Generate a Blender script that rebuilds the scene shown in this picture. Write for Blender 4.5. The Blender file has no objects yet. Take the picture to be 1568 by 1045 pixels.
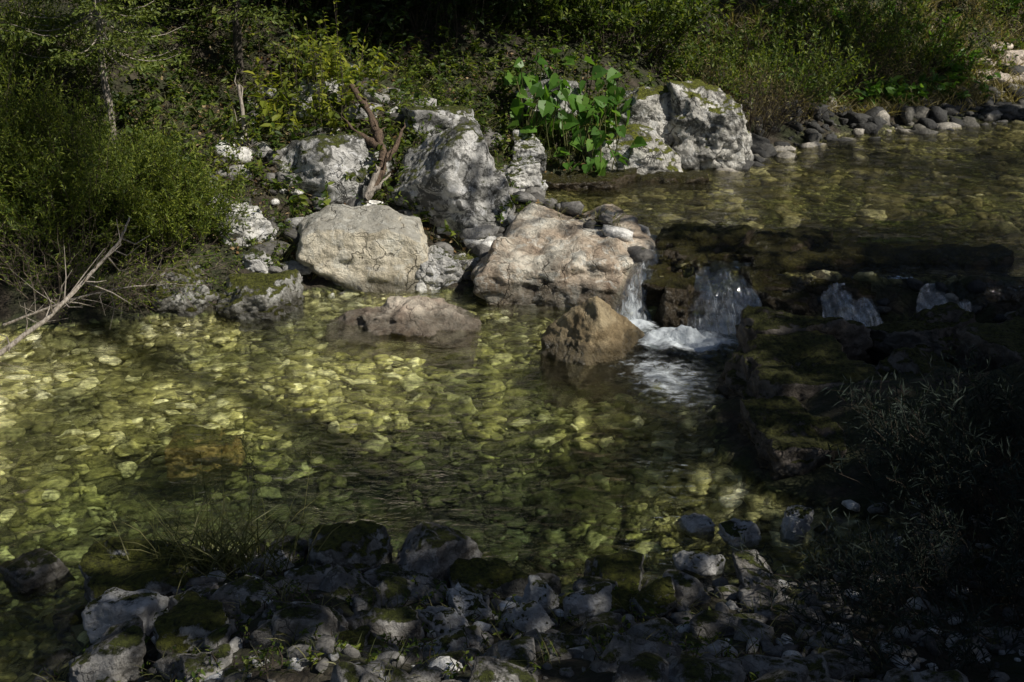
import bpy, bmesh, math, numpy as np
from mathutils import Vector
rng = np.random.default_rng(7)
scene = bpy.context.scene

# ------------------------------------------------------------------ helpers
def h3(ix, iy, iz, seed):
    n = (ix.astype(np.int64)*374761393 + iy.astype(np.int64)*668265263 + iz.astype(np.int64)*1274126177 + seed*974634777) & 0xffffffff
    n = ((n ^ (n >> 13)) * 1274126177) & 0xffffffff
    n = (n ^ (n >> 16)) & 0xffffffff
    return n.astype(np.float64)/0xffffffff*2-1
def vnoise(P, seed=0):
    I = np.floor(P).astype(np.int64); f = P-I; u = f*f*f*(f*(f*6-15)+10)
    r = 0
    for dx in (0, 1):
        wx = u[:, 0] if dx else 1-u[:, 0]
        for dy in (0, 1):
            wy = u[:, 1] if dy else 1-u[:, 1]
            for dz in (0, 1):
                wz = u[:, 2] if dz else 1-u[:, 2]
                r = r+wx*wy*wz*h3(I[:, 0]+dx, I[:, 1]+dy, I[:, 2]+dz, seed)
    return r
def fbm(P, sc, octv=4, seed=0, gain=.5):
    r = 0; a = 1; s = sc
    for o in range(octv):
        r = r+a*vnoise(P*s+o*17.3, seed+o); a *= gain; s *= 2.03
    return r
def sstep(a, b, x):
    t = np.clip((x-a)/(b-a), 0, 1); return t*t*(3-2*t)
def unit(v):
    return v/np.maximum(np.linalg.norm(v, axis=-1, keepdims=True), 1e-9)

class Acc:
    def __init__(s): s.V = []; s.F = []; s.M = []; s.n = 0
    def add(s, V, F, m=0):
        s.V.append(V.reshape(-1, 3)); s.F.append(F.reshape(-1, F.shape[-1])+s.n); s.M.append(np.full(len(s.F[-1]), m)); s.n += len(s.V[-1])
    def obj(s, name, mats, smooth=False, loc=None):
        V = np.concatenate(s.V); F = np.concatenate(s.F); M = np.concatenate(s.M)
        return make(name, V, F, mats, M, smooth, loc)
def make(name, V, F, mats, M=None, smooth=False, loc=None):
    V = np.asarray(V, dtype=np.float64)
    if loc is None:
        loc = np.array([V[:, 0].mean(), V[:, 1].mean(), V[:, 2].min()])
    V = V-np.asarray(loc)
    me = bpy.data.meshes.new(name)
    m, k = F.shape
    me.vertices.add(len(V)); me.vertices.foreach_set('co', V.astype(np.float32).ravel())
    me.loops.add(F.size); me.loops.foreach_set('vertex_index', F.astype(np.int32).ravel())
    me.polygons.add(m); me.polygons.foreach_set('loop_start', np.arange(0, m*k, k, dtype=np.int32))
    if M is not None: me.polygons.foreach_set('material_index', M.astype(np.int32))
    me.polygons.foreach_set('use_smooth', np.full(m, smooth))
    me.update(calc_edges=True)
    for mt in (mats if isinstance(mats, (list, tuple)) else [mats]): me.materials.append(mt)
    ob = bpy.data.objects.new(name, me); ob.location = loc
    scene.collection.objects.link(ob)
    return ob

# ------------------------------------------------------------------ materials
def newmat(name):
    m = bpy.data.materials.new(name); m.use_nodes = True
    nt = m.node_tree; nt.nodes.clear()
    def N(t, ins=None, **kw):
        n = nt.nodes.new(t)
        for k, v in kw.items(): setattr(n, k, v)
        for k, v in (ins or {}).items():
            if isinstance(v, bpy.types.NodeSocket): nt.links.new(v, n.inputs[k])
            else: n.inputs[k].default_value = v
        return n
    def ramp(fac, stops):
        r = N('ShaderNodeValToRGB', {0: fac}); e = r.color_ramp.elements
        while len(e) < len(stops): e.new(.5)
        for i, (p, c) in enumerate(stops):
            e[i].position = p; e[i].color = (c if len(c) == 4 else (*c, 1)) if hasattr(c, '__len__') else (c, c, c, 1)
        return r.outputs[0]
    def math_(op, a, b=0., c=False): return N('ShaderNodeMath', {0: a, 1: b}, operation=op, use_clamp=c).outputs[0]
    def mix(f, a, b, bt='MIX'):
        n = N('ShaderNodeMix', data_type='RGBA', blend_type=bt)
        for i, v in ((0, f), (6, a), (7, b)):
            if isinstance(v, bpy.types.NodeSocket): nt.links.new(v, n.inputs[i])
            else: n.inputs[i].default_value = v if i == 0 else (*v, 1)
        return n.outputs[2]
    def out(s):
        nt.links.new(s, N('ShaderNodeOutputMaterial').inputs[0])
    def noise(vec, sc, det=5, rough=.55, dist=0.):
        return N('ShaderNodeTexNoise', {'Vector': vec, 'Scale': sc, 'Detail': det, 'Roughness': rough, 'Distortion': dist}).outputs[0]
    return m, N, ramp, math_, mix, out, noise

def rock_mat(name, dark, mid, light, moss=.0, mosscol=(.06, .07, .012), wetz=-9, crack=.5, patch=.5, sc=1., mott=0., topcol=None):
    m, N, ramp, M_, mix, out, noise = newmat(name)
    geo = N('ShaderNodeNewGeometry'); pos = geo.outputs['Position']
    nz = N('ShaderNodeSeparateXYZ', {0: geo.outputs['Normal']}).outputs[2]
    pz = N('ShaderNodeSeparateXYZ', {0: pos}).outputs[2]
    n1 = noise(pos, 2.3*sc, 7, .62, .4)
    col = ramp(n1, [(.32, dark), (.48, mid), (.62, light)])
    if topcol:
        col = mix(ramp(M_('ADD', nz, M_('MULTIPLY', noise(pos, 4, 5), .5)), [(.75, 0.), (1., .75)]), col, topcol)
    n2 = noise(pos, 9*sc, 6, .7)
    col = mix(ramp(n2, [(.35, .5), (.50, 0.)]), col, tuple(c*.5 for c in dark))
    n3 = noise(pos, 5.3*sc, 5, .7, .6)
    col = mix(ramp(n3, [(.54, 0.), (.58, patch)]), col, tuple(min(.8, c*1.25) for c in light))
    if mott > 0:
        n4 = noise(pos, 3.7*sc, 7, .78, 1.)
        col = mix(ramp(n4, [(.5, 0.), (.55, mott)]), col, (.045, .045, .038))
    nv = N('ShaderNodeTexNoise', {'Vector': pos, 'Scale': 3., 'Detail': 4.}).outputs[1]
    vec = N('ShaderNodeVectorMath', {0: pos, 1: N('ShaderNodeVectorMath', {0: nv, 3: .45}, operation='SCALE').outputs[0]}, operation='ADD').outputs[0]
    vo = N('ShaderNodeTexVoronoi', {'Vector': vec, 'Scale': 2.2*sc}, feature='DISTANCE_TO_EDGE').outputs[0]
    ck = M_('MULTIPLY', ramp(vo, [(0., 1.), (.02, 0.)]), ramp(noise(pos, 1.7, 3), [(.45, 0.), (.58, 1.)]))
    col = mix(M_('MULTIPLY', ck, crack), col, tuple(c*.25 for c in dark))
    rough = .85
    hgt = M_('ADD', M_('MULTIPLY', noise(pos, 13*sc, 8, .72), 1.1), M_('MULTIPLY', ck, -.5*crack))
    hgt = M_('ADD', hgt, M_('MULTIPLY', noise(pos, 3.5*sc, 5, .6, .5), 1.6))
    if moss > 0:
        mm = M_('ADD', M_('MULTIPLY', nz, .5), noise(pos, 3.5*sc, 8, .75))
        mk = ramp(mm, [(1.02-moss*.62, 0.), (1.1-moss*.62, 1.)])
        mc = ramp(noise(pos, 26, 6, .7), [(.35, tuple(c*.25 for c in mosscol)), (.65, tuple(c*1.9 for c in mosscol))])
        col = mix(mk, col, mc)
        hgt = M_('ADD', hgt, M_('MULTIPLY', M_('MULTIPLY', noise(pos, 42, 5, .7), mk), .9))
    if wetz > -5:
        w = M_('SUBTRACT', M_('ADD', wetz, M_('MULTIPLY', noise(pos, 3, 3), .12)), pz)
        wk = ramp(M_('ADD', M_('MULTIPLY', w, 12.), .5), [(0., 0.), (1., 1.)])
        col = mix(wk, col, mix(.65, col, (.02, .017, .008)))
        rough = M_('SUBTRACT', .85, M_('MULTIPLY', wk, .6))
    bp = N('ShaderNodeBump', {'Height': hgt, 'Strength': 1., 'Distance': .06})
    p = N('ShaderNodeBsdfPrincipled', {'Base Color': col, 'Roughness': rough, 'Normal': bp.outputs[0]})
    p.inputs['Specular IOR Level'].default_value = .35
    out(p.outputs[0]); return m

def leaf_mat(name, c0, c1, c2, trans=.4, rough=.5, vary=1.2):
    m, N, ramp, M_, mix, out, noise = newmat(name)
    geo = N('ShaderNodeNewGeometry')
    f = M_('ADD', M_('MULTIPLY', geo.outputs['Random Per Island'], .6), M_('MULTIPLY', noise(geo.outputs['Position'], vary, 2), .45))
    col = ramp(f, [(.2, c0), (.5, c1), (.85, c2)])
    if trans == 0:
        out(N('ShaderNodeBsdfDiffuse', {'Color': col}).outputs[0]); return m
    p = N('ShaderNodeBsdfPrincipled', {'Base Color': col, 'Roughness': rough}); p.inputs['Specular IOR Level'].default_value = .3
    tcol = mix(1., col, (1.5, 1.5, .7), 'MULTIPLY')
    t = N('ShaderNodeBsdfTranslucent', {'Color': tcol})
    out(N('ShaderNodeMixShader', {0: trans, 1: p.outputs[0], 2: t.outputs[0]}).outputs[0]); return m

def bark_mat(name, a, b, sc=8):
    m, N, ramp, M_, mix, out, noise = newmat(name)
    pos = N('ShaderNodeNewGeometry').outputs['Position']
    mp = N('ShaderNodeMapping', {'Vector': pos, 'Scale': (3, 3, .8)}).outputs[0]
    n = noise(mp, sc, 6, .65)
    bp = N('ShaderNodeBump', {'Height': n, 'Strength': .8, 'Distance': .02})
    out(N('ShaderNodeBsdfPrincipled', {'Base Color': ramp(n, [(.35, a), (.65, b)]), 'Roughness': .9, 'Normal': bp.outputs[0]}).outputs[0]); return m

M_white = rock_mat('limestone_pale', (.26, .255, .24), (.54, .525, .49), (.74, .72, .67), moss=.15, crack=.6)
M_mott = rock_mat('limestone_mottled', (.20, .19, .17), (.46, .44, .395), (.72, .69, .62), moss=.27, mosscol=(.12, .13, .015), crack=1., mott=.8)
M_grey = rock_mat('limestone_grey', (.16, .158, .15), (.43, .42, .39), (.74, .72, .68), moss=.25, mosscol=(.07, .08, .013), crack=.7, mott=.85)
M_warm = rock_mat('limestone_warm', (.46, .40, .29), (.66, .59, .45), (.76, .71, .58), moss=.0, wetz=.09, crack=.8, patch=.3, topcol=(.34, .335, .305))  # greyer top: dappled shade painted into the boulder colour
M_slab = rock_mat('slab_rock', (.27, .19, .13), (.56, .46, .35), (.76, .70, .58), moss=.0, wetz=.20, crack=.8, patch=.5, mott=.45)
M_low = rock_mat('low_rock_stone', (.24, .17, .125), (.48, .385, .30), (.66, .58, .47), moss=.0, wetz=.07, crack=.5, patch=.3, mott=.25)
M_brown = rock_mat('brown_rock', (.14, .10, .05), (.28, .21, .115), (.42, .34, .21), moss=.0, wetz=.1, crack=.4, patch=.3)
M_sub = rock_mat('submerged_rock_stone', (.14, .10, .025), (.30, .22, .06), (.42, .33, .11), crack=.2, patch=.2, moss=.3, mosscol=(.12, .12, .025))
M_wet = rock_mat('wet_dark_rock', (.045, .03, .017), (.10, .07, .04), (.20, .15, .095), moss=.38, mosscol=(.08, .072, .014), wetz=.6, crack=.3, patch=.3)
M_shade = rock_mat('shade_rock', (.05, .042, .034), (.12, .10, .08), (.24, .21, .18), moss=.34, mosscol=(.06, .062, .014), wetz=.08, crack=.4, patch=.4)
M_moss = rock_mat('mossy_rock', (.08, .075, .06), (.24, .23, .20), (.56, .55, .51), moss=.38, mosscol=(.085, .09, .013), wetz=.05, sc=1.6, mott=.2)
M_near = rock_mat('bank_rock', (.12, .11, .10), (.29, .27, .24), (.50, .48, .45), moss=.14, wetz=.04, sc=1.6, mott=.12)
M_nearw = rock_mat('bank_rock_pale', (.30, .295, .285), (.58, .57, .55), (.78, .76, .73), moss=.09, sc=1.6, mott=.1)

BEDD = [(.05, (1.5, 1.44, 1.8)), (.28, (1.3, 1.28, 1.08)), (.48, (.60, .68, .44)), (.78, (.14, .20, .12))]  # bed tone by depth: the water's light loss painted into the colour
def stones_mat(name, stops, bed=False, moss=False):
    m, N, ramp, M_, mix, out, noise = newmat(name)
    geo = N('ShaderNodeNewGeometry'); pos = geo.outputs['Position']
    col = ramp(geo.outputs['Random Per Island'], stops)
    col = mix(.9, col, ramp(noise(pos, 14, 6, .7), [(.35, (.4, .4, .38)), (.65, (1.55, 1.55, 1.5))]), 'MULTIPLY')
    if bed:
        z = N('ShaderNodeSeparateXYZ', {0: pos}).outputs[2]
        col = mix(.9, col, ramp(noise(pos, 1.1, 5, .6), [(.40, (.33, .36, .27)), (.56, (1.25, 1.23, 1.18))]), 'MULTIPLY')
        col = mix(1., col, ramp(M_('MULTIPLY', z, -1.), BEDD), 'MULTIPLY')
    if moss:
        nz = N('ShaderNodeSeparateXYZ', {0: geo.outputs['Normal']}).outputs[2]
        mm = M_('ADD', M_('MULTIPLY', nz, .4), noise(pos, 3, 6, .7))
        col = mix(ramp(mm, [(.98, 0.), (1.06, .9)]), col, (.05, .055, .01))
    bp = N('ShaderNodeBump', {'Height': noise(pos, 22, 6, .65), 'Strength': .8, 'Distance': .04})
    out(N('ShaderNodeBsdfPrincipled', {'Base Color': col, 'Roughness': .8, 'Normal': bp.outputs[0]}).outputs[0]); return m
M_bedst = stones_mat('riverbed_stone', [(0, (.075, .074, .024)), (.4, (.23, .228, .078)), (.75, (.47, .46, .205)), (1, (.78, .77, .52))], True)  # varied stones; the wide tone range also paints in sunlight ripples
M_upst = stones_mat('streambed_stone', [(0, (.04, .034, .014)), (.5, (.15, .135, .055)), (.85, (.36, .33, .16)), (1, (.6, .57, .36))])
M_grav = stones_mat('gravel_stone', [(0, (.07, .065, .06)), (.5, (.20, .19, .18)), (.8, (.42, .41, .40)), (1, (.78, .76, .74))], moss=True)
M_gravd = stones_mat('dark_gravel', [(0, (.02, .02, .02)), (.65, (.055, .053, .05)), (.9, (.14, .13, .11)), (1, (.36, .33, .29))])
M_gravp = stones_mat('pale_gravel', [(0, (.30, .25, .21)), (1, (.58, .50, .43))])

m, N, ramp, M_, mix, out, noise = newmat('ground_soil_and_riverbed'); M_ground = m
geo = N('ShaderNodeNewGeometry'); pos = geo.outputs['Position']
bed = N('ShaderNodeAttribute', attribute_name='bed').outputs['Fac']
dep = N('ShaderNodeAttribute', attribute_name='depth').outputs['Fac']
nv = N('ShaderNodeTexNoise', {'Vector': pos, 'Scale': 4.5, 'Detail': 3.}).outputs[1]
vec = N('ShaderNodeVectorMath', {0: pos, 1: N('ShaderNodeVectorMath', {0: nv, 3: .35}, operation='SCALE').outputs[0]}, operation='ADD').outputs[0]
vo = N('ShaderNodeTexVoronoi', {'Vector': vec, 'Scale': 11.})
vo2 = N('ShaderNodeTexVoronoi', {'Vector': vec, 'Scale': 25.})
c = ramp(N('ShaderNodeSeparateColor', {0: vo.outputs['Color']}).outputs[0], [(0, (.04, .038, .014)), (.35, (.14, .137, .047)), (.7, (.33, .32, .145)), (1, (.58, .565, .34))])  # stone cells; their strong contrast also stands in for sunlight ripples
c2 = ramp(N('ShaderNodeSeparateColor', {0: vo2.outputs['Color']}).outputs[0], [(0, (.45, .45, .4)), (1, (1.5, 1.5, 1.5))])
c = mix(.8, c, c2, 'MULTIPLY')
c = mix(.9, c, ramp(noise(pos, 1.1, 5, .6), [(.40, (.33, .36, .27)), (.56, (1.25, 1.23, 1.18))]), 'MULTIPLY')
c = mix(1., c, ramp(vo.outputs['Distance'], [(.35, (1, 1, 1)), (.8, (.25, .25, .2))]), 'MULTIPLY')
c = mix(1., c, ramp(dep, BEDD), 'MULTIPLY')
soil = ramp(noise(pos, 6, 8, .7), [(.3, (.018, .013, .008)), (.5, (.05, .038, .024)), (.7, (.13, .105, .075))])
soil = mix(ramp(noise(pos, 1.7, 5, .6), [(.42, 0.), (.55, .85)]), soil, (.03, .038, .010))
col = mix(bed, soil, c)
hg = M_('ADD', M_('MULTIPLY', vo.outputs['Distance'], -1.2), noise(pos, 20, 7, .7))
bp = N('ShaderNodeBump', {'Height': hg, 'Strength': 1., 'Distance': .05})
out(N('ShaderNodeBsdfPrincipled', {'Base Color': col, 'Roughness': .9, 'Normal': bp.outputs[0]}).outputs[0])

def water_mat(name, tint, sc, strength, refr):
    m, N, ramp, M_, mix, out, noise = newmat(name)
    pos = N('ShaderNodeNewGeometry').outputs['Position']
    mp = N('ShaderNodeMapping', {'Vector': pos, 'Scale': (1, 1.6, 1), 'Rotation': (0, 0, .25)}).outputs[0]
    h = M_('ADD', noise(mp, sc, 4, .55, .6), M_('MULTIPLY', noise(mp, sc*3.5, 3, .5, .3), .25))
    bp = N('ShaderNodeBump', {'Height': h, 'Strength': strength, 'Distance': .12})
    fr = N('ShaderNodeFresnel', {'IOR': 1.33, 'Normal': bp.outputs[0]})
    t = N('ShaderNodeBsdfTransparent', {'Color': (*tint, 1)}).outputs[0]
    rf = N('ShaderNodeBsdfRefraction', {'Color': (*tint, 1), 'IOR': 1.33, 'Roughness': .0, 'Normal': bp.outputs[0]}).outputs[0]
    t = N('ShaderNodeMixShader', {0: refr, 1: t, 2: rf}).outputs[0]
    g = N('ShaderNodeBsdfGlossy', {'Color': (1, 1, 1, 1), 'Roughness': .04, 'Normal': bp.outputs[0]})
    out(N('ShaderNodeMixShader', {0: fr.outputs[0], 1: t, 2: g.outputs[0]}).outputs[0]); return m
M_pool = water_mat('clear_pool_water', (.97, .99, .93), 3.2, .55, .28)
M_up = water_mat('clear_stream_water', (.90, .89, .76), 3.4, 1., .22)

def foam_mat(name, lo, hi, sc, stretch):
    m, N, ramp, M_, mix, out, noise = newmat(name)
    pos = N('ShaderNodeNewGeometry').outputs['Position']
    mp = N('ShaderNodeMapping', {'Vector': pos, 'Scale': stretch}).outputs[0]
    n = noise(mp, sc, 8, .72, .5)
    ed = N('ShaderNodeAttribute', attribute_name='edge').outputs['Fac']
    a = ramp(M_('ADD', n, M_('MULTIPLY', M_('SUBTRACT', ed, .5), .7)), [(lo, 0.), (hi, 1.)])
    bp = N('ShaderNodeBump', {'Height': n, 'Strength': 1., 'Distance': .08})
    fr = N('ShaderNodeFresnel', {'IOR': 1.33, 'Normal': bp.outputs[0]})
    w = N('ShaderNodeMixShader', {0: fr.outputs[0], 1: N('ShaderNodeBsdfTransparent', {'Color': (.92, .95, .93, 1)}).outputs[0],
        2: N('ShaderNodeBsdfGlossy', {'Roughness': .06, 'Normal': bp.outputs[0]}).outputs[0]}).outputs[0]
    p = N('ShaderNodeBsdfPrincipled', {'Base Color': (.80, .86, .90, 1), 'Roughness': .35, 'Normal': bp.outputs[0]}).outputs[0]
    out(N('ShaderNodeMixShader', {0: a, 1: w, 2: p}).outputs[0]); return m
M_fall = foam_mat('falling_water', .58, .90, 8, (3.6, .8, .6))
M_foam = foam_mat('foam', .36, .62, 8, (1, 1.5, 1))

M_willow = leaf_mat('willow_leaf', (.035, .062, .010), (.11, .155, .022), (.27, .305, .045), .4, vary=.9)
M_herb = leaf_mat('herb_leaf', (.025, .048, .010), (.075, .12, .02), (.22, .26, .04), .42, vary=.9)
M_yell = leaf_mat('yellow_lit_leaf', (.09, .13, .02), (.18, .22, .03), (.38, .39, .05), .5)  # yellow-green leaf with the sunlit yellow put into its colour
M_butter = leaf_mat('butterbur_leaf', (.05, .12, .02), (.09, .20, .03), (.15, .27, .045), .4, .4)
M_dry = leaf_mat('dry_grass_blade', (.12, .10, .04), (.26, .22, .10), (.42, .36, .18), .3)
M_grass = leaf_mat('grass_blade', (.05, .06, .02), (.12, .13, .045), (.28, .26, .12), .3)
M_dkleaf = leaf_mat('shade_leaf', (.014, .023, .020), (.026, .038, .030), (.044, .060, .046), .2, .8)  # dark bluish leaf; the bank's shade is partly in its colour
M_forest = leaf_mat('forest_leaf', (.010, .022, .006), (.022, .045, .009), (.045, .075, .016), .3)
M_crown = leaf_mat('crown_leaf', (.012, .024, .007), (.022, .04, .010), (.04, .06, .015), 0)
M_spruce = leaf_mat('spruce_needle', (.05, .08, .012), (.10, .135, .025), (.17, .20, .035), .2)
M_litter = leaf_mat('leaf_litter', (.07, .035, .015), (.20, .13, .06), (.42, .33, .20), 0)
M_bark = bark_mat('bark', (.03, .024, .018), (.12, .10, .08))
M_pale = bark_mat('pale_bark', (.16, .13, .10), (.45, .40, .34), 14)
M_wood = bark_mat('weathered_wood', (.03, .019, .012), (.17, .115, .075), 16)
M_twig = bark_mat('twig_bark', (.04, .03, .02), (.11, .085, .06), 20)
M_twigp = bark_mat('dry_twig_bark', (.10, .075, .055), (.28, .22, .17), 20)

# ------------------------------------------------------------------ terrain
LOW = np.array([(-12, 10.8), (-5.4, 11.3), (-3.8, 11.7), (-2.9, 12.0), (-2.4, 12.6), (-1.0, 12.9), (-.4, 12.7), (.6, 12.5), (1.2, 12.2), (2.2, 11.7), (2.9, 11.4), (4.5, 11.2), (6.5, 10.9),
                (6.5, 10.2), (3.5, 10.2), (2.4, 9.9), (1.85, 9.2), (1.7, 8.2), (1.9, 7.6), (2.6, 7.2), (2.6, 6.8), (2.0, 6.4), (1.0, 6.35), (0, 6.3), (-1.2, 6.7), (-2.1, 6.75), (-2.6, 6.3), (-2.5, 5.6), (-2.8, 5.0), (-5, 4.4), (-12, 4.6)], float)
UPP = np.array([(.2, 14.8), (.9, 14.3), (1.6, 13.2), (1.5, 12.3), (2.2, 12.0), (3.2, 11.9), (5, 11.7), (8, 11.6), (14, 12), (40, 14), (40, 38), (16, 25.5), (9.9, 22.3), (6, 20.4), (3.9, 18.4), (2.6, 17.2), (1.1, 16.6), (.3, 15.9)], float)
def sdpoly(P, poly):
    d = np.full(len(P), 1e9); ins = np.zeros(len(P), bool)
    for i in range(len(poly)):
        a = poly[i]; b = poly[(i+1) % len(poly)]; ab = b-a
        t = np.clip(((P-a)@ab)/(ab@ab), 0, 1)
        d = np.minimum(d, np.hypot(*(P-a-t[:, None]*ab).T))
        c = (a[1] > P[:, 1]) != (b[1] > P[:, 1])
        with np.errstate(divide='ignore', invalid='ignore'):
            xi = (b[0]-a[0])*(P[:, 1]-a[1])/(b[1]-a[1])+a[0]
        ins ^= c & (P[:, 0] < xi)
    return np.where(ins, -d, d)
def fields(x, y):
    P = np.stack([x, y], 1); P3 = np.stack([x, y, x*0], 1)
    dl = sdpoly(P, LOW)+.10*fbm(P3, 1.4, 3, 5); du = sdpoly(P, UPP)+.12*fbm(P3, 1.1, 3, 9)
    far = sstep(8.5, 11, y)
    sep = sstep(.7, 1.3, x)*sstep(10.6, 11.2, y)*(1-sstep(13, 15, y))
    k = (.36*(1-far)+.52*far)*(1-sep)+1.2*sep
    cap = 6.5+60*far
    rise = k*np.minimum(dl, cap)+.1*np.maximum(dl-cap, 0)
    deep = sstep(-4.6, -1.6, x+.7*(9-y))*(1-sstep(8.3, 9.8, y))
    capd = .13+.13*sstep(-5.4, -3.2, x)+.54*deep+.16*sstep(-2, .6, x)
    dp = np.minimum(.04+(.24+.3*deep)*np.maximum(-dl, 0), capd)
    lo = np.where(dl < 0, -dp, .0+rise)
    ku = .5-.28*sstep(4, 7, x)*(1-sstep(1.5, 3.5, du))
    dpu = np.minimum(.05+.13*np.maximum(-du, 0), .32)
    up = np.where(du < 0, .5-dpu, .5+ku*du)
    h = np.minimum(lo, up)
    return h, dl, du
def H(x, y):
    x = np.atleast_1d(np.asarray(x, float)); y = np.atleast_1d(np.asarray(y, float))
    h, dl, du = fields(x, y)
    P3 = np.stack([x, y, x*0], 1)
    out_ = sstep(.2, 2.5, np.minimum(np.maximum(dl, 0), np.maximum(du, 0)))
    return h+.035*fbm(P3, 2.5, 4, 21)+out_*.28*fbm(P3, .5, 3, 33)
gx = np.concatenate([[-160, -110, -70, -45, -30, -20, -14], np.arange(-10, 12, .075), np.arange(12, 24, .4), [26, 30, 40, 60, 90, 130, 180]])
gy = np.concatenate([[-120, -80, -50, -30, -20, -12, -8, -4, -1, 1, 2.5], np.arange(3.5, 21, .075), np.arange(21, 32, .3), [33, 36, 42, 50, 60, 80, 110, 150, 200]])
X, Y = np.meshgrid(gx, gy); x = X.ravel(); y = Y.ravel()
z = H(x, y); _, dl, du = fields(x, y)
nx, ny = len(gx), len(gy)
idx = np.arange(nx*ny).reshape(ny, nx)
F = np.stack([idx[:-1, :-1], idx[:-1, 1:], idx[1:, 1:], idx[1:, :-1]], -1).reshape(-1, 4)
ter = make('ground', np.stack([x, y, z], 1), F, M_ground, smooth=True, loc=(0, 0, 0))
inw = np.minimum(dl, du)
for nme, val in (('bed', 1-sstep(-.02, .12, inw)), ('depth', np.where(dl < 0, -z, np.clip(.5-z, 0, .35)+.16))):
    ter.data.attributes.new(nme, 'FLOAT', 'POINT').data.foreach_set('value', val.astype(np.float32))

def grid(x0, x1, y0, y1, s):
    a = np.arange(x0, x1, s); b = np.arange(y0, y1, s); X, Y = np.meshgrid(a, b)
    i = np.arange(X.size).reshape(X.shape)
    return X.ravel(), Y.ravel(), np.stack([i[:-1, :-1], i[:-1, 1:], i[1:, 1:], i[1:, :-1]], -1).reshape(-1, 4)
x, y, F = grid(-13, 7.5, 3.5, 13.4, .06)
P3 = np.stack([x, y, x*0], 1)
z = .006*fbm(P3, 2.2, 3, 3)+.03*np.exp(-((x-1.6)**2+(y-10.4)**2)/1.4)*fbm(P3, 5, 3, 4)
make('pool_water', np.stack([x, y, z], 1), F, M_pool, smooth=True, loc=(0, 0, 0))
x, y, F = grid(-.5, 40, 10.9, 38, .09)
P3 = np.stack([x, y, x*0], 1)
_, dl, du = fields(x, y)
z = .50*sstep(.02, .4, dl)-.03+.03*sstep(0, .8, dl)+.008*fbm(P3, 2.4, 3, 8)
keep = (dl > -.05) & (du < .7)
F = F[keep[F].all(1)]
make('stream_water', np.stack([x, y, z], 1), F, M_up, smooth=True, loc=(0, 0, 0))

# ------------------------------------------------------------------ rocks
_ico = {}
def ico(s):
    if s not in _ico:
        bm = bmesh.new(); bmesh.ops.create_icosphere(bm, subdivisions=s, radius=1)
        bm.verts.ensure_lookup_table()
        _ico[s] = (np.array([v.co[:] for v in bm.verts]), np.array([[v.index for v in f.verts] for f in bm.faces])); bm.free()
    return _ico[s]
def rock_shape(s, seed, planes=None, k=11, p=16):
    V, F = ico(s); V = unit(V)
    r = np.random.default_rng(seed)
    Nn = unit(r.normal(size=(k, 3))); D = r.uniform(.68, 1., k)
    if planes is not None:
        pl = np.array(planes, float); Nn = np.concatenate([Nn, unit(pl[:, :3])]); D = np.concatenate([D, pl[:, 3]])
    base = np.array([[1, 0, 0], [-1, 0, 0], [0, 1, 0], [0, -1, 0], [0, 0, 1], [0, 0, -1]], float)
    Nn = np.concatenate([Nn, base]); D = np.concatenate([D, np.ones(6)])
    t = np.maximum(V@Nn.T, 0)/D
    R = (t**p).sum(1)**(-1/p)
    return V, F, R
def rock(name, c, hd, mat, seed, rot=0., planes=None, k=10, p=30, rough=.10, s=6, strata=1.):
    V, F, R = rock_shape(s, seed, planes, k, p)
    hd = np.array(hd, float); P = V*R[:, None]*hd
    sz = hd.mean()
    W = P/sz
    n = fbm(W, 1.3, 3, seed)*rough*.9
    rid = (1-np.abs(fbm(W+7, 2.6, 4, seed+50)))
    n2 = (rid-.6)*rough*.75+fbm(W, 7, 4, seed+9, .6)*rough*.35
    st = fbm(W*np.array([1, 1, 2.2]), 2.1, 2, seed+77)*3; fl = np.floor(st); n3 = (fl+sstep(.75, 1, st-fl))/3*rough*.9*strata
    P = P+V*((n+n2+n3)*sz)[:, None]
    a = rot; Rm = np.array([[math.cos(a), -math.sin(a), 0], [math.sin(a), math.cos(a), 0], [0, 0, 1]])
    P = P@Rm.T+np.array(c)
    return make(name, P, F, mat, smooth=True, loc=c)

rock('boulder', (-1.80, 13.25, .32), (.84, .62, .60), M_warm, 11, .08, [(0, -.25, 1, .80), (0, -1, .28, .85), (1, 0, .15, .93), (-1, -.1, .3, .95), (-.8, 0, 1, .95)], k=3, rough=.05)
rock('slab_boulder', (.68, 13.0, .20), (1.08, .92, .50), M_slab, 23, -.10, [(-.05, -.30, 1, .80), (0, -1, .15, .95), (.8, -.6, .1, .98), (-1, 0, .5, .95)], k=2, rough=.055, strata=1.9)
rock('low_rock', (-1.17, 11.62, -.08), (.78, .46, .42), M_low, 31, -.12, [(-.5, -.4, 1, .58), (.5, -.5, 1, .66), (0, .5, 1, .75), (-.9, -.3, .8, .75)], k=5, rough=.08, strata=1.6)
rock('pointed_rock', (.80, 10.62, .0), (.60, .46, .72), M_brown, 41, .1, [(-.95, -.6, .75, .50), (.95, -.45, .65, .52), (-.1, .8, .8, .6), (.25, -1, .5, .60)], k=2, rough=.045)
rock('boulder', (-2.3, 14.6, .98), (.80, .64, .62), M_grey, 52, .3, [(.3, -.5, 1, .85), (-.8, -.4, .5, .85)], k=7, rough=.05)
rock('boulder', (-.70, 14.15, .82), (.80, .68, .86), M_grey, 63, -.2, [(-.7, -.4, 1, .75), (-.4, -1, -.5, .7), (.8, -.6, .4, .75)], k=6, rough=.055)
rock('small_rock', (-.92, 13.0, .18), (.28, .25, .30), M_white, 70, .3, k=7)
rock('small_rock', (-.58, 13.1, .1), (.16, .15, .22), M_mott, 71, .3, k=7, s=5)
rock('white_rock', (-3.32, 13.35, .55), (.46, .4, .46), M_white, 81, .2, k=10, rough=.11)
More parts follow.
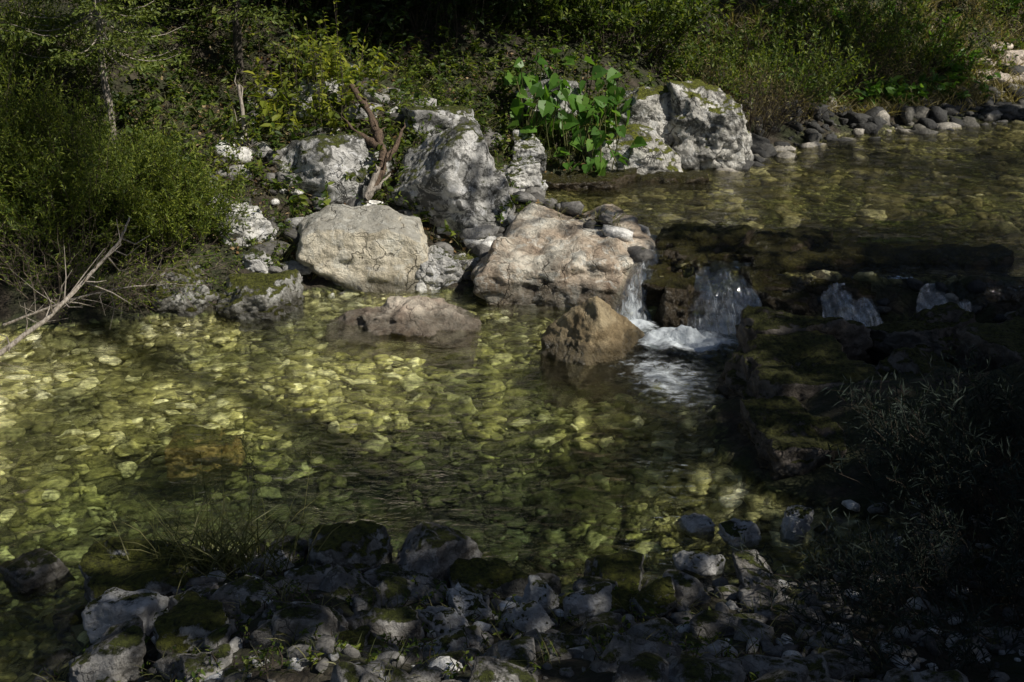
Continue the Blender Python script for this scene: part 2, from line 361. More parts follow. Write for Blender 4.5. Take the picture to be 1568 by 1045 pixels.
rock('white_rock', (-3.0, 12.8, .28), (.22, .2, .2), M_white, 82, .2, k=10, rough=.13, s=5)
rock('mossy_rock', (-2.88, 12.05, .02), (.52, .38, .30), M_moss, 92, .1, k=8)
rock('mossy_rock', (-3.65, 12.15, .1), (.42, .36, .38), M_moss, 93, .9, k=8)
rock('boulder', (1.80, 17.25, .68), (.80, .5, .48), M_mott, 101, .1, [(-.2, -.5, 1, .8)], k=5, rough=.06)
rock('boulder', (2.10, 17.95, 1.15), (.58, .5, .62), M_mott, 105, -.2, [(.5, -.8, .2, .8), (-.6, -.3, .8, .8)], k=5, rough=.06)
rock('boulder', (3.12, 17.7, .90), (.66, .5, .84), M_mott, 112, .3, [(-.6, -.7, .2, .8), (.9, -.4, .3, .8), (.7, 0, 1, .85)], k=5, rough=.075, strata=1.5)
rock('standing_rock', (.25, 16.5, .86), (.24, .25, .38), M_grey, 120, k=6, rough=.07)
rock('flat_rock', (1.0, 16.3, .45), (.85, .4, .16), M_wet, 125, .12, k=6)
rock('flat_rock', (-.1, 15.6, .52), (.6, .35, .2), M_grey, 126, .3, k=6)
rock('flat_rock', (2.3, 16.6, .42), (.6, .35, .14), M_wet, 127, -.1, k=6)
rock('bank_boulder', (-1.0, 15.8, 1.35), (.55, .5, .40), M_grey, 130, .5, k=8, rough=.07)
rock('bank_boulder', (.1, 15.3, .75), (.3, .3, .28), M_white, 131, .5, k=8)
rock('bank_boulder', (-2.7, 15.9, 1.75), (.35, .3, .26), M_white, 132, .5, k=8)
rock('bank_boulder', (.5, 17.8, 1.5), (.45, .4, .35), M_grey, 133, .5, k=8)
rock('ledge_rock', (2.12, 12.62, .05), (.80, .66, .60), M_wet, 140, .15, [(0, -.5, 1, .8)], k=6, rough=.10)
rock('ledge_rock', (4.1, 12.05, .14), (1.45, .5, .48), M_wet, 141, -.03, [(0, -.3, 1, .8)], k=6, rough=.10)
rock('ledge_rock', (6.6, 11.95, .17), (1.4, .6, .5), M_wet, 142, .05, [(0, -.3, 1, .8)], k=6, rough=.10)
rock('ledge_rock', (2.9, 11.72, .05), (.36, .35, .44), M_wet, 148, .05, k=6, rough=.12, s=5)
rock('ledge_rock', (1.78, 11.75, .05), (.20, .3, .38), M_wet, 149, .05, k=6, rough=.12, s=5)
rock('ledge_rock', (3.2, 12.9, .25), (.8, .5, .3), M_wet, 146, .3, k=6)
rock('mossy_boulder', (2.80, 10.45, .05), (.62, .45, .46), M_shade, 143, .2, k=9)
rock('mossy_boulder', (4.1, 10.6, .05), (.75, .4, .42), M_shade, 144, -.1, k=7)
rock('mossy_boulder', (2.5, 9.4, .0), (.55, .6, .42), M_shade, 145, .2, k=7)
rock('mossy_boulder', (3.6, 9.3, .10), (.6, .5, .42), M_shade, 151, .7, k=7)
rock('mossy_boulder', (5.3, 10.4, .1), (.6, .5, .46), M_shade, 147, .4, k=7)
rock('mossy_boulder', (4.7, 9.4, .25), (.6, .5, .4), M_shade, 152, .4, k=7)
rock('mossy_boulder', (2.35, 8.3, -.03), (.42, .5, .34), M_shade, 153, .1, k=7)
rock('submerged_rock', (-2.6, 8.8, -.25), (.28, .26, .2), M_sub, 150, k=6)
near = [(-1.07, 6.5, .12, .27, .22, .22, 0), (-.55, 6.45, .10, .34, .25, .24, 2), (-1.58, 6.35, .10, .2, .16, .14, 1), (-2.35, 6.35, .05, .44, .36, .30, 0), (-2.28, 5.7, .16, .22, .2, .2, 1),
        (-1.92, 5.85, .14, .17, .15, .14, 2), (-1.5, 5.6, .25, .24, .18, .2, 2), (-.98, 5.85, .16, .28, .18, .16, 2), (-.62, 6.12, .06, .28, .17, .15, 2), (-.12, 6.2, .05, .26, .18, .14, 0),
        (.17, 5.9, .20, .13, .11, .11, 1), (.62, 6.2, .08, .38, .18, .12, 0), (-.25, 5.75, .24, .16, .12, .11, 1), (-1.1, 5.3, .38, .24, .17, .14, 2), (-.7, 5.25, .42, .18, .14, .11, 2), (-1.75, 5.25, .33, .24, .2, .15, 0),
        (1.55, 6.15, .16, .2, .13, .12, 2), (-3.15, 6.55, .0, .2, .2, .12, 2), (1.25, 6.6, 0, .16, .12, .1, 1), (-2.15, 5.15, .3, .22, .18, .14, 2), (-1.3, 6.0, .15, .2, .17, .14, 2), (-.4, 5.45, .33, .14, .12, .1, 1),
        (-3.0, 5.1, .1, .25, .2, .15, 2), (1.6, 7.0, .02, .14, .1, .09, 1), (2.0, 7.1, .03, .16, .1, .09, 1), (1.3, 7.2, -.03, .15, .1, .08, 1), (.1, 5.5, .32, .14, .11, .1, 1), (.45, 5.75, .26, .15, .12, .1, 1), (.85, 5.8, .24, .17, .12, .11, 0),
        (-.9, 4.85, .5, .2, .15, .12, 0), (-.35, 4.95, .48, .15, .12, .1, 1), (.25, 5.0, .46, .16, .13, .1, 2), (-1.5, 4.8, .45, .2, .16, .14, 2)]
for i, (a, b, c_, d, e, f, t) in enumerate(near):
    rock('bank_rock', (a, b, c_), (d, e, f), [M_moss, M_nearw, M_near][t], 200+i, i*.7, k=9, rough=.08, s=5)

def scatter_stones(name, x, y, smin, smax, mat, flat=.6, sub=2, dz=0., seed=1, powr=2., warp=0., nz=.16, k=7):
    r = np.random.default_rng(seed); n = len(x)
    base = []
    for j in range(14):
        V, F, R = rock_shape(sub, 500+j+seed*20, k=k, p=24)
        W = V*R[:, None]; W = W+V*(fbm(W, 1.6, 3, j)*nz)[:, None]
        base.append(W)
    F = ico(sub)[1]; z = H(x, y)
    S = smin+(smax-smin)*r.random(n)**powr
    B = np.array(base)[r.integers(0, 14, n)]
    sc = np.stack([S*r.uniform(.8, 1.6, n), S*r.uniform(.6, 1.1, n), S*flat*r.uniform(.6, 1.1, n)], 1)
    P = B*sc[:, None, :]
    a = r.uniform(0, 6.28, n); t = r.uniform(-.45, .45, n)
    ct, s_ = np.cos(t)[:, None], np.sin(t)[:, None]
    y1 = P[..., 1]*ct-P[..., 2]*s_; z1 = P[..., 1]*s_+P[..., 2]*ct
    ca, sa = np.cos(a)[:, None], np.sin(a)[:, None]
    P = np.stack([P[..., 0]*ca-y1*sa, P[..., 0]*sa+y1*ca, z1], -1)+np.stack([x, y, z+S*flat*.2+dz], 1)[:, None, :]
    nv = P.shape[1]; P = P.reshape(-1, 3)
    if warp:
        P[:, 0] += warp*fbm(P, 6, 2, 61); P[:, 1] += warp*fbm(P, 6, 2, 63)
    FF = (F[None]+(np.arange(n)*nv)[:, None, None]).reshape(-1, 3)
    return make(name, P, FF, mat, smooth=True)
def sample(n, x0, x1, y0, y1, cond, seed):
    r = np.random.default_rng(seed); x = r.uniform(x0, x1, n*3); y = r.uniform(y0, y1, n*3)
    h, dl, du = fields(x, y); k = cond(x, y, dl, du); return x[k][:n], y[k][:n]
x, y = sample(7500, -7, 3, 4.6, 13, lambda x, y, dl, du: dl < -.03, 1)
scatter_stones('riverbed_stones', x, y, .022, .110, M_bedst, .40, 2, seed=2, powr=2.3, warp=.04, nz=.3, k=5)
x, y = sample(1500, .5, 14, 12.2, 26, lambda x, y, dl, du: du < -.05, 3)
scatter_stones('streambed_stones', x, y, .05, .2, M_upst, .4, 2, seed=3, warp=.03, nz=.25)
x, y = sample(1500, -4, 3.2, 3.9, 7.4, lambda x, y, dl, du: (dl > -.12) & (dl < 2.8), 4)
scatter_stones('bank_gravel', x, y, .012, .065, M_grav, .7, 2, seed=4, powr=2.2)
x, y = sample(230, -4, 3.2, 3.9, 7.0, lambda x, y, dl, du: (dl > -.25) & (dl < 2.8), 14)
scatter_stones('bank_stones', x, y, .06, .15, M_near, .75, 3, seed=14, powr=1.6)
x, y = sample(1500, 3.3, 16, 17, 27, lambda x, y, dl, du: (du > -.5) & (du < 1.1+.12*np.maximum(x-5, 0)), 5)
scatter_stones('gravel_bar', x, y, .03, .22, M_gravd, .9, 2, seed=5, powr=3., nz=.4, k=4)
x, y = sample(120, 9.5, 15, 22, 28, lambda x, y, dl, du: (du > 1.2) & (du < 2.6), 6)
scatter_stones('pale_rocks', x, y, .08, .32, M_gravp, .6, 3, seed=6, nz=.3, k=5)
x, y = sample(420, -5, 3, 12.5, 17, lambda x, y, dl, du: (dl > -.05) & (du > -.05) & (dl < 4) & (du < 4), 7)
scatter_stones('bank_rubble', x, y, .03, .18, M_grav, .7, 2, seed=7, nz=.3, k=5)
x, y = sample(120, 1.8, 6.5, 9.8, 12.6, lambda x, y, dl, du: x > 0, 8)
scatter_stones('ledge_stones', x, y, .05, .18, M_gravd, .6, 2, seed=8, dz=-.03)

# ------------------------------------------------------------------ cascades and foam
def sheet(name, pts, widths, mat, n=26, bulge=.03, seed=1, e0=.1):
    pts = np.array(pts, float); k = len(pts)
    t = np.linspace(0, k-1, 40); c_ = np.stack([np.interp(t, np.arange(k), pts[:, j]) for j in range(3)], 1)
    w = np.interp(t, np.arange(k), widths); u = np.linspace(-1, 1, n)
    d = np.gradient(c_, axis=0); side = unit(np.stack([-d[:, 1], d[:, 0], 0*d[:, 0]], 1))
    side = np.where(side[:, :1] < 0, -side, side)
    P = c_[:, None]+side[:, None]*(u[None, :, None]*w[:, None, None]*.5)
    q = P.reshape(-1, 3); nn = fbm(q*np.array([1, .4, .3]), 9, 3, seed)*bulge+fbm(q, 6, 2, seed+3)*bulge*.5
    q = q+np.array([0, -.7, .5])*nn[:, None]
    q[:, 2] -= .05*np.tile(u**2, 40)
    i = np.arange(40*n).reshape(40, n)
    F = np.stack([i[:-1, :-1], i[:-1, 1:], i[1:, 1:], i[1:, :-1]], -1).reshape(-1, 4)
    o = make(name, q, F, mat, smooth=True)
    e = (1-np.abs(np.tile(u, 40))**2)*.4+.45*np.repeat(np.linspace(0, 1, 40), n)**1.5+e0
    o.data.attributes.new('edge', 'FLOAT', 'POINT').data.foreach_set('value', e.astype(np.float32))
sheet('waterfall', [(1.72, 13.1, .56), (1.55, 12.5, .52), (1.42, 12.15, .40), (1.30, 11.8, .2), (1.28, 11.45, .04), (1.35, 11.2, .02)], [.32, .28, .26, .30, .5, .6], M_fall, bulge=.05, seed=3, e0=.16)
sheet('waterfall', [(2.36, 12.25, .50), (2.34, 11.9, .43), (2.3, 11.62, .31), (2.22, 11.42, .14), (2.12, 11.3, .02), (2.0, 11.1, .02)], [.66, .68, .74, .78, .8, .8], M_fall, bulge=.07, seed=5, e0=.10)
sheet('waterfall', [(4.7, 11.62, .44), (4.7, 11.35, .28), (4.7, 11.1, .03)], [.7, .9, 1.], M_fall, bulge=.06, seed=7, e0=.06)
sheet('waterfall', [(3.55, 11.62, .42), (3.55, 11.3, .25), (3.55, 11.1, .03)], [.5, .6, .7], M_fall, bulge=.06, seed=9, e0=.02)
def foam(name, cx, cy, rx, ry, rot, amp, seed, g=1.1):
    x, y, F = grid(-1, 1, -1, 1, .025)
    X = cx+(x*rx*math.cos(rot)-y*ry*math.sin(rot)); Y = cy+(x*rx*math.sin(rot)+y*ry*math.cos(rot))
    P3 = np.stack([X, Y, X*0], 1); r = np.hypot(x, y)
    z = .025+np.clip(1-r, 0, 1)*(amp*.6+amp*fbm(P3, 7, 4, seed))-.05*sstep(.85, 1.05, r)
    k = r < 1.05; F = F[k[F].all(1)]
    o = make(name, np.stack([X, Y, z], 1), F, M_foam, smooth=True)
    o.data.attributes.new('edge', 'FLOAT', 'POINT').data.foreach_set('value', (np.clip(1-r, 0, 1)*g).astype(np.float32))
foam('foam', 1.74, 10.92, .66, .44, -.1, .10, 1, 1.6)
foam('foam_trail', 1.45, 9.9, .60, 1.15, .3, .02, 2, .62)
foam('foam_patch', 1.28, 11.4, .34, .32, 0, .05, 3, 1.2)
foam('foam_patch', 4.3, 11.0, .8, .24, 0, .04, 4, .8)

# ------------------------------------------------------------------ plants
def tubes(acc, P, R, sides=4, m=0):
    n, k, _ = P.shape
    T = unit(np.gradient(P, axis=1)); ref = np.where(np.abs(T[..., 2:3]) > .9, np.array([1., 0, 0]), np.array([0, 0, 1.]))
    A = unit(np.cross(T, ref)); B = np.cross(T, A)
    th = np.arange(sides)*2*math.pi/sides
    V = P[:, :, None]+R[:, :, None, None]*(A[:, :, None]*np.cos(th)[None, None, :, None]+B[:, :, None]*np.sin(th)[None, None, :, None])
    i = np.arange(n*k*sides).reshape(n, k, sides); j = np.roll(i, -1, 2)
    F = np.stack([i[:, :-1], j[:, :-1], j[:, 1:], i[:, 1:]], -1)
    acc.add(V, F, m)
def leaves(acc, B, D, L, W, m=0, fancy=False, bend=.25, r=rng):
    n = len(B); D = unit(D); L = np.broadcast_to(L, n)[:, None]; W = np.broadcast_to(W, n)[:, None]
    q = unit(r.normal(size=(n, 3))*.6+np.array([0, 0, 1.])); S = unit(np.cross(D, q)); U = np.cross(S, D)
    if not fancy:
        V = np.stack([B, B+D*L*.45+S*W*.5, B+D*L-U*L*bend*.4, B+D*L*.45-S*W*.5], 1)
        F = np.arange(4*n).reshape(n, 4)
    else:
        pt = lambda t, s, f=0.: B+D*L*t+S*W*.5*s-U*L*bend*t*t+U*W*f
        V = np.stack([pt(0, 0), pt(.25, .85, .1), pt(.28, 0, -.06), pt(.25, -.85, .1), pt(.62, .8, .1), pt(.64, 0, -.04), pt(.62, -.8, .1), pt(1, 0)], 1)
        f = np.array([[0, 1, 2, 3], [3, 2, 5, 6], [2, 1, 4, 5], [6, 5, 4, 7]])
        F = (f[None]+(np.arange(n)*8)[:, None, None])
    acc.add(V, F, m)
def blades(acc, B, D, L, W, m=0, droop=.5, r=rng):
    n = len(B); D = unit(D); L = np.broadcast_to(L, n)[:, None]; W = np.broadcast_to(W, n)[:, None]
    S = unit(np.cross(D, r.normal(size=(n, 3)))); hz = unit(D*np.array([1, 1, 0])+1e-6)
    V = []
    for t, w in ((0, .7), (.35, 1), (.7, .7), (1, .08)):
        c_ = B+D*L*t+hz*L*droop*t*t*.5-np.array([0, 0, 1.])*L*droop*t*t*.5
        V += [c_-S*W*w*.5, c_+S*W*w*.5]
    V = np.stack(V, 1); f = np.array([[0, 1, 3, 2], [2, 3, 5, 4], [4, 5, 7, 6]])
    acc.add(V, f[None]+(np.arange(n)*8)[:, None, None], m)
def bush(name, bases, tips, T, K, LL, LW, leafm, twigl=.35, rad=.012, up=.3, seed=1, fancy=False, t0=.25, twigm=None, twr=.0025, spread=.8):
    r = np.random.default_rng(seed); acc = Acc(); n = len(bases); k = 7
    t = np.linspace(0, 1, k)[None, :, None]
    ctrl = bases*.5+tips*.5+np.array([0, 0, 1.])*np.abs(tips-bases)[:, 2:3]*.25+r.normal(size=(n, 3))*.06
    P = (1-t)**2*bases[:, None]+2*t*(1-t)*ctrl[:, None]+t*t*tips[:, None]
    P[:, 1:-1] += r.normal(size=(n, k-2, 3))*.02
    tubes(acc, P, np.linspace(rad, rad*.2, k)[None]*r.uniform(.5, 1.2, (n, 1)), 4, 0)
    tt = r.uniform(t0, 1, (n, T)); a = tt[..., None]
    S = (1-a)**2*bases[:, None]+2*a*(1-a)*ctrl[:, None]+a*a*tips[:, None]
    Dm = unit(tips-bases)[:, None]
    D = unit(Dm*.7+r.normal(size=(n, T, 3))*spread*.6+np.array([0, 0, up]))
    L = twigl*r.uniform(.5, 1.2, (n, T, 1))
    S = S.reshape(-1, 3); D = D.reshape(-1, 3); L = L.reshape(-1, 1)
    TP = np.stack([S, S+D*L*.5+r.normal(size=S.shape)*.01, S+D*L-np.array([0, 0, .1])*L], 1)
    tubes(acc, TP, np.broadcast_to(np.array([1., .7, .3])*twr, (len(S), 3)), 3, 0)
    kk = (np.arange(K)+.5)/K
    B = (S[:, None]+D[:, None]*L[:, None]*kk[None, :, None]).reshape(-1, 3)
    DD = np.repeat(D, K, 0)*.7+r.normal(size=(len(B), 3))*.6
    leaves(acc, B, DD, LL*r.uniform(.6, 1.25, len(B)), LW*r.uniform(.7, 1.2, len(B)), 1, fancy, r=r)
    return acc.obj(name, [twigm or M_twig, leafm])

def dome(n, cx, cy, rx, ry, top, seed, low=.2, tipspread=1.25):
    r = np.random.default_rng(seed)
    a = r.uniform(0, 6.283, n); q = np.sqrt(r.random(n))
    bx = cx+rx*.7*q*np.cos(a); by = cy+ry*.7*q*np.sin(a); bz = H(bx, by)-.05
    tx = cx+rx*q*tipspread*np.cos(a)+r.normal(size=n)*.12; ty = cy+ry*q*tipspread*np.sin(a)+r.normal(size=n)*.12
    tz = H(cx, cy)[0]+top*np.sqrt(np.clip(1.02-(q*.93)**2, 0, 1))*r.uniform(low, 1.0, n)
    return np.stack([bx, by, bz], 1), np.stack([tx, ty, tz], 1)
b, t = dome(300, -6.7, 12.9, 1.4, 1.2, 2.2, 1, .15)
bush('willow_bush', b, t, 14, 15, .062, .017, M_willow, .38, .009, seed=2, twr=.0015)
b, t = dome(240, -4.95, 12.9, 1.05, 1.0, 1.55, 3, .1)
bush('willow_bush', b, t, 14, 15, .058, .016, M_willow, .34, .008, seed=4, twr=.0015)
b, t = dome(130, -4.0, 12.9, .7, .65, 1.0, 9, .1)
bush('willow_bush', b, t, 12, 15, .055, .016, M_willow, .28, .007, seed=10, twr=.0015)
b, t = dome(180, -7.2, 14.9, 2.0, 1.0, 2.1, 5, .3)
bush('willow_bush', b, t, 11, 14, .07, .018, M_willow, .4, .009, seed=6, twr=.0015)
b, t = dome(150, -5.2, 12.0, 1.5, .5, .75, 7, .1, 1.4)
bush('twiggy_brush', b, t, 8, 6, .05, .014, M_willow, .35, .007, seed=8, up=-.1, twigm=M_twigp, twr=.002)

def limb(name, pts, r0, r1, mat, twigs=0, seed=1, tl=.4, sides=8, rough=.0, fork=None):
    r = np.random.default_rng(seed); acc = Acc(); pts = np.array(pts, float); k = len(pts)
    t = np.linspace(0, k-1, k*5); P = np.stack([np.interp(t, np.arange(k), pts[:, j]) for j in range(3)], 1)
    P[1:-1] = (P[:-2]+P[1:-1]*2+P[2:])/4; P[1:-1] += r.normal(size=P[1:-1].shape)*r0*.15
    R = np.linspace(r0, r1, len(P))*(1+rough*r.normal(size=len(P)))
    tubes(acc, P[None], R[None], sides, 0)
    if twigs:
        i = r.integers(2, len(P)-1, twigs); S = P[i]; D = unit(r.normal(size=(twigs, 3))+np.array([0, 0, .2])+unit(P[-1]-P[0])*.8)
        L = tl*r.uniform(.4, 1.3, (twigs, 1)); TP = np.stack([S, S+D*L*.5+r.normal(size=S.shape)*.03, S+D*L+r.normal(size=S.shape)*.05], 1)
        tubes(acc, TP, np.broadcast_to(np.array([.3, .2, .08])*r0, (twigs, 3)), 4, 0)
    for f in (fork or []):
        f = np.array(f, float); q = np.linspace(0, len(f)-1, len(f)*4); Q = np.stack([np.interp(q, np.arange(len(f)), f[:, j]) for j in range(3)], 1)
        Q[1:-1] += r.normal(size=Q[1:-1].shape)*r0*.15
        tubes(acc, Q[None], np.linspace(r0*.8, r0*.12, len(Q))[None]*(1+rough*r.normal(size=(1, len(Q)))), sides, 0)
    return acc.obj(name, [mat], smooth=True)
limb('dead_branch', [(-5.8, 10.1, -.25), (-5.0, 10.4, .08), (-4.6, 10.7, .36), (-4.3, 11., .66), (-4.02, 11.3, .97), (-3.92, 11.4, 1.2)], .032, .010, M_pale, 26, 1, .55)
limb('dead_branch', [(-5.3, 11.2, .1), (-4.6, 11.3, .35), (-4.1, 11.5, .42), (-3.6, 11.7, .4)], .015, .005, M_pale, 22, 2, .4)
limb('driftwood_branch', [(-1.75, 14.1, .9), (-1.62, 14.3, 1.2), (-1.72, 14.7, 1.5), (-1.9, 15.1, 1.75), (-2.15, 15.5, 2.0)], .06, .04, M_wood, 12, 3, .3, 10, .2,
     [[(-1.66, 14.3, 1.2), (-1.45, 14.5, 1.4), (-1.4, 14.9, 1.6)], [(-1.7, 14.5, 1.35), (-2.0, 14.7, 1.5), (-2.25, 15.0, 1.7)]])
limb('driftwood_root', [(-1.98, 13.85, .5), (-1.80, 13.85, .85), (-1.66, 14.0, 1.2)], .055, .035, M_pale, 2, 4, .15, 9, .15,
     [[(-1.8, 13.85, .85), (-1.62, 13.9, 1.0), (-1.52, 14.1, 1.1)]])
limb('dead_trunk', [(-3.35, 14.3, .7), (-3.4, 14.6, 1.4), (-3.5, 14.8, 2.1)], .045, .02, M_pale, 8, 6, .25)

def herbs(name, x, y, hgt, per, LL, LW, mat, seed, fancy=True, spread=.18, stems=True):
    r = np.random.default_rng(seed); n = len(x); z = H(x, y); acc = Acc()
    P = np.stack([x, y, z], 1); hh = hgt*r.uniform(.3, 1.2, n)
    top = P+np.stack([r.normal(size=n)*spread, r.normal(size=n)*spread, hh], 1)
    if stems: tubes(acc, np.stack([P, (P+top)/2+r.normal(size=P.shape)*.02, top], 1), np.broadcast_to(np.array([.005, .004, .002]), (n, 3)), 3, 0)
    t = r.uniform(.15, 1, (n, per, 1)); B = (P[:, None]*(1-t)+top[:, None]*t).reshape(-1, 3)
    D = r.normal(size=(len(B), 3))*np.array([1, 1, .45])+np.array([0, -.1, .3])
    s = np.repeat(r.uniform(.6, 1.3, n), per)*r.uniform(.6, 1.2, len(B))
    leaves(acc, B, D, LL*s, LW*s, 1, fancy, .35, r)
    return acc.obj(name, [M_twig, mat])
landf = lambda a, b: (lambda x, y, dl, du: (dl > a) & (du > a) & (np.minimum(dl, du) < b))
x, y = sample(1500, -5.2, 3.6, 13.6, 21, landf(.7, 12), 11)
herbs('bank_herbs', x, y, .38, 13, .095, .05, M_herb, 1)
x, y = sample(500, -1.6, 1.2, 14.4, 18.5, landf(.35, 5), 12)
herbs('bank_herbs', x, y, .28, 14, .065, .026, M_herb, 2)
x, y = sample(420, -6, -2.6, 11.6, 14.6, landf(.15, 3), 23)
herbs('bank_herbs', x, y, .22, 13, .06, .03, M_herb, 22)
x, y = sample(60, -3.4, -1.9, 14.8, 16.8, landf(.7, 9), 13)
herbs('yellow_lit_shrub', x, y, .75, 11, .15, .08, M_yell, 3, spread=.2)
x, y = sample(26, -3.9, -3.3, 13.2, 15, landf(.3, 9), 14)
herbs('yellow_lit_shrub', x, y, .55, 9, .08, .045, M_yell, 4)
x, y = sample(26, -3.5, -2.2, 14.8, 16, landf(.3, 9), 15)
herbs('mullein_plant', x, y, 1.3, 26, .08, .035, M_yell, 5, spread=.05)
x, y = sample(2300, 2.6, 18, 18.6, 31, lambda x, y, dl, du: du > .75+.10*np.maximum(x-4, 0), 16)
herbs('far_bank_herbs', x, y, .5, 13, .12, .055, M_herb, 6)
x, y = sample(170, 5, 9.5, 21, 25, lambda x, y, dl, du: (du > .9) & (du < 3.2), 17)
herbs('broadleaf_plants', x, y, .5, 12, .20, .12, M_butter, 7)
x, y = sample(90, 11, 17, 26.5, 30, lambda x, y, dl, du: du > 1, 18)
herbs('broadleaf_plants', x, y, .8, 14, .24, .14, M_butter, 8)
x, y = sample(1500, -9, 3, 17.5, 26, landf(3, 14), 19)
herbs('forest_undergrowth', x, y, .9, 14, .15, .075, M_forest, 9, spread=.3)
r = np.random.default_rng(77)
acc = Acc(); n = 160
bx = r.uniform(.10, 1.7, n); by = r.uniform(16.6, 18.0, n); B0 = np.stack([bx, by, H(bx, by)], 1)
tp = B0+np.stack([r.normal(size=n)*.15, -r.uniform(0, .25, n), r.uniform(.15, .95, n)], 1)
tubes(acc, np.stack([B0, (B0+tp)/2+r.normal(size=B0.shape)*.03, tp], 1), np.full((n, 3), .008), 4, 0)
D = np.stack([r.normal(size=n)*.7, -r.uniform(.1, 1, n), r.normal(size=n)*.35-.1], 1)
L = r.uniform(.12, .30, n); leaves(acc, tp-unit(D)*L[:, None]*.3, D, L, L*1.05, 1, True, .5, r)
acc.obj('butterbur_plant', [M_grass, M_butter])
def scatter_brush(name, cx, cy, rx, ry, n, hgt, mat, seed, LL=.09, LW=.035, T=7, K=9, rad=.008):
    b, t = dome(n, cx, cy, rx, ry, hgt, seed, .25, 1.3)
    bush(name, b, t, T, K, LL, LW, mat, .4, rad, seed=seed+1, twr=.002)
scatter_brush('bramble_bush', 4.3, 20.6, 1.6, 1.0, 120, 1.4, M_herb, 31)
scatter_brush('bramble_bush', 7.2, 23.8, 2.2, 1.2, 140, 1.6, M_herb, 33)
scatter_brush('bramble_bush', 11.0, 26.6, 2.4, 1.2, 140, 1.8, M_herb, 35)
scatter_brush('bramble_bush', 15, 29, 2.6, 1.4, 130, 2.0, M_herb, 37)
scatter_brush('dry_brush', 6.2, 22.8, 1.6, .8, 190, 1.3, M_dry, 39, .08, .012, 7, 3)
scatter_brush('dry_brush', 3.9, 19.6, 1.0, .7, 120, 1.0, M_dry, 41, .08, .012, 6, 2)
scatter_brush('understory_bush', 1.5, 20.3, 1.6, 1., 150, 1.5, M_herb, 43, .11, .05)
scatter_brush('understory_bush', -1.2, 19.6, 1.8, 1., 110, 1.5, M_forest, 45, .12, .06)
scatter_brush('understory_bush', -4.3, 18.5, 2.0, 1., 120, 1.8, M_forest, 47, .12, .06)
x, y = sample(1300, 3, 16, 18.5, 28, lambda x, y, dl, du: (du > .6) & (du < 3.5), 48)
acc = Acc(); r = np.random.default_rng(49); x = np.repeat(x, 9)+r.normal(size=len(x)*9)*.05; y = np.repeat(y, 9)+r.normal(size=len(y)*9)*.05
B = np.stack([x, y, H(x, y)], 1); blades(acc, B, r.normal(size=B.shape)*.35+np.array([0, 0, 1.]), r.uniform(.2, .6, len(B)), .016, 0, .6, r)
acc.obj('dry_grass', [M_dry])
x, y = sample(500, -5, 3, 12.8, 18, landf(.1, 5), 50)
acc = Acc(); x = np.repeat(x, 10)+r.normal(size=len(x)*10)*.04; y = np.repeat(y, 10)+r.normal(size=len(y)*10)*.04
B = np.stack([x, y, H(x, y)], 1); blades(acc, B, r.normal(size=B.shape)*.4+np.array([0, 0, 1.]), r.uniform(.12, .4, len(B)), .008, 0, .7, r)
acc.obj('bank_grass', [M_grass])
x, y = sample(5000, -5, 4, 12.8, 19, landf(.15, 9), 51)
acc = Acc(); B = np.stack([x, y, H(x, y)+.02], 1); leaves(acc, B, r.normal(size=B.shape)*np.array([1, 1, .3]), .07, .045, 0, False)
acc.obj('leaf_litter', [M_litter])

acc = Acc(); n = 260; r = np.random.default_rng(60)
a = r.normal(size=(n, 2))*np.array([.24, .12])+np.array([-1.85, 6.3]); B = np.stack([a[:, 0], a[:, 1], H(a[:, 0], a[:, 1])], 1)
blades(acc, B, r.normal(size=B.shape)*.3+np.array([0, 0, 1.]), r.uniform(.2, .65, n), .009, 0, .6, r)
S = B[:9]; tp = S+np.stack([r.normal(size=9)*.12, r.normal(size=9)*.08, r.uniform(.5, .9, 9)], 1)
tubes(acc, np.stack([S, (S+tp)/2+.02, tp], 1), np.broadcast_to(np.array([.003, .002, .0015]), (9, 3)), 4, 0)
for i in range(9):
    Bs = tp[i]-(tp[i]-S[i])*r.random((14, 1))*.25; leaves(acc, Bs, r.normal(size=(14, 3))+np.array([0, 0, 1]), .035, .008, 0)
acc.obj('grass_clump', [M_grass])
x, y = sample(500, -3.3, 1.2, 4.2, 6.6, lambda x, y, dl, du: dl > .05, 61)
herbs('foreground_herbs', x, y, .10, 8, .035, .016, M_herb, 10, spread=.04)
x, y = sample(260, -3.2, 2, 4.2, 6.6, lambda x, y, dl, du: dl > .05, 62)
acc = Acc(); x = np.repeat(x, 7)+r.normal(size=len(x)*7)*.03; y = np.repeat(y, 7)+r.normal(size=len(y)*7)*.03
B = np.stack([x, y, H(x, y)], 1); blades(acc, B, r.normal(size=B.shape)*.5+np.array([0, 0, 1.]), r.uniform(.05, .2, len(B)), .005, 0, .8, r)
acc.obj('foreground_grass', [M_grass])

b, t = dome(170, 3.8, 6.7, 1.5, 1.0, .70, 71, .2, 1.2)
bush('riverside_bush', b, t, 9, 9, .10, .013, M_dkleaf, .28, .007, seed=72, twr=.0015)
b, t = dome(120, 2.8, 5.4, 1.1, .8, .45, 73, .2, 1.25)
bush('riverside_bush', b, t, 8, 9, .08, .011, M_dkleaf, .24, .007, seed=74, twr=.0015)

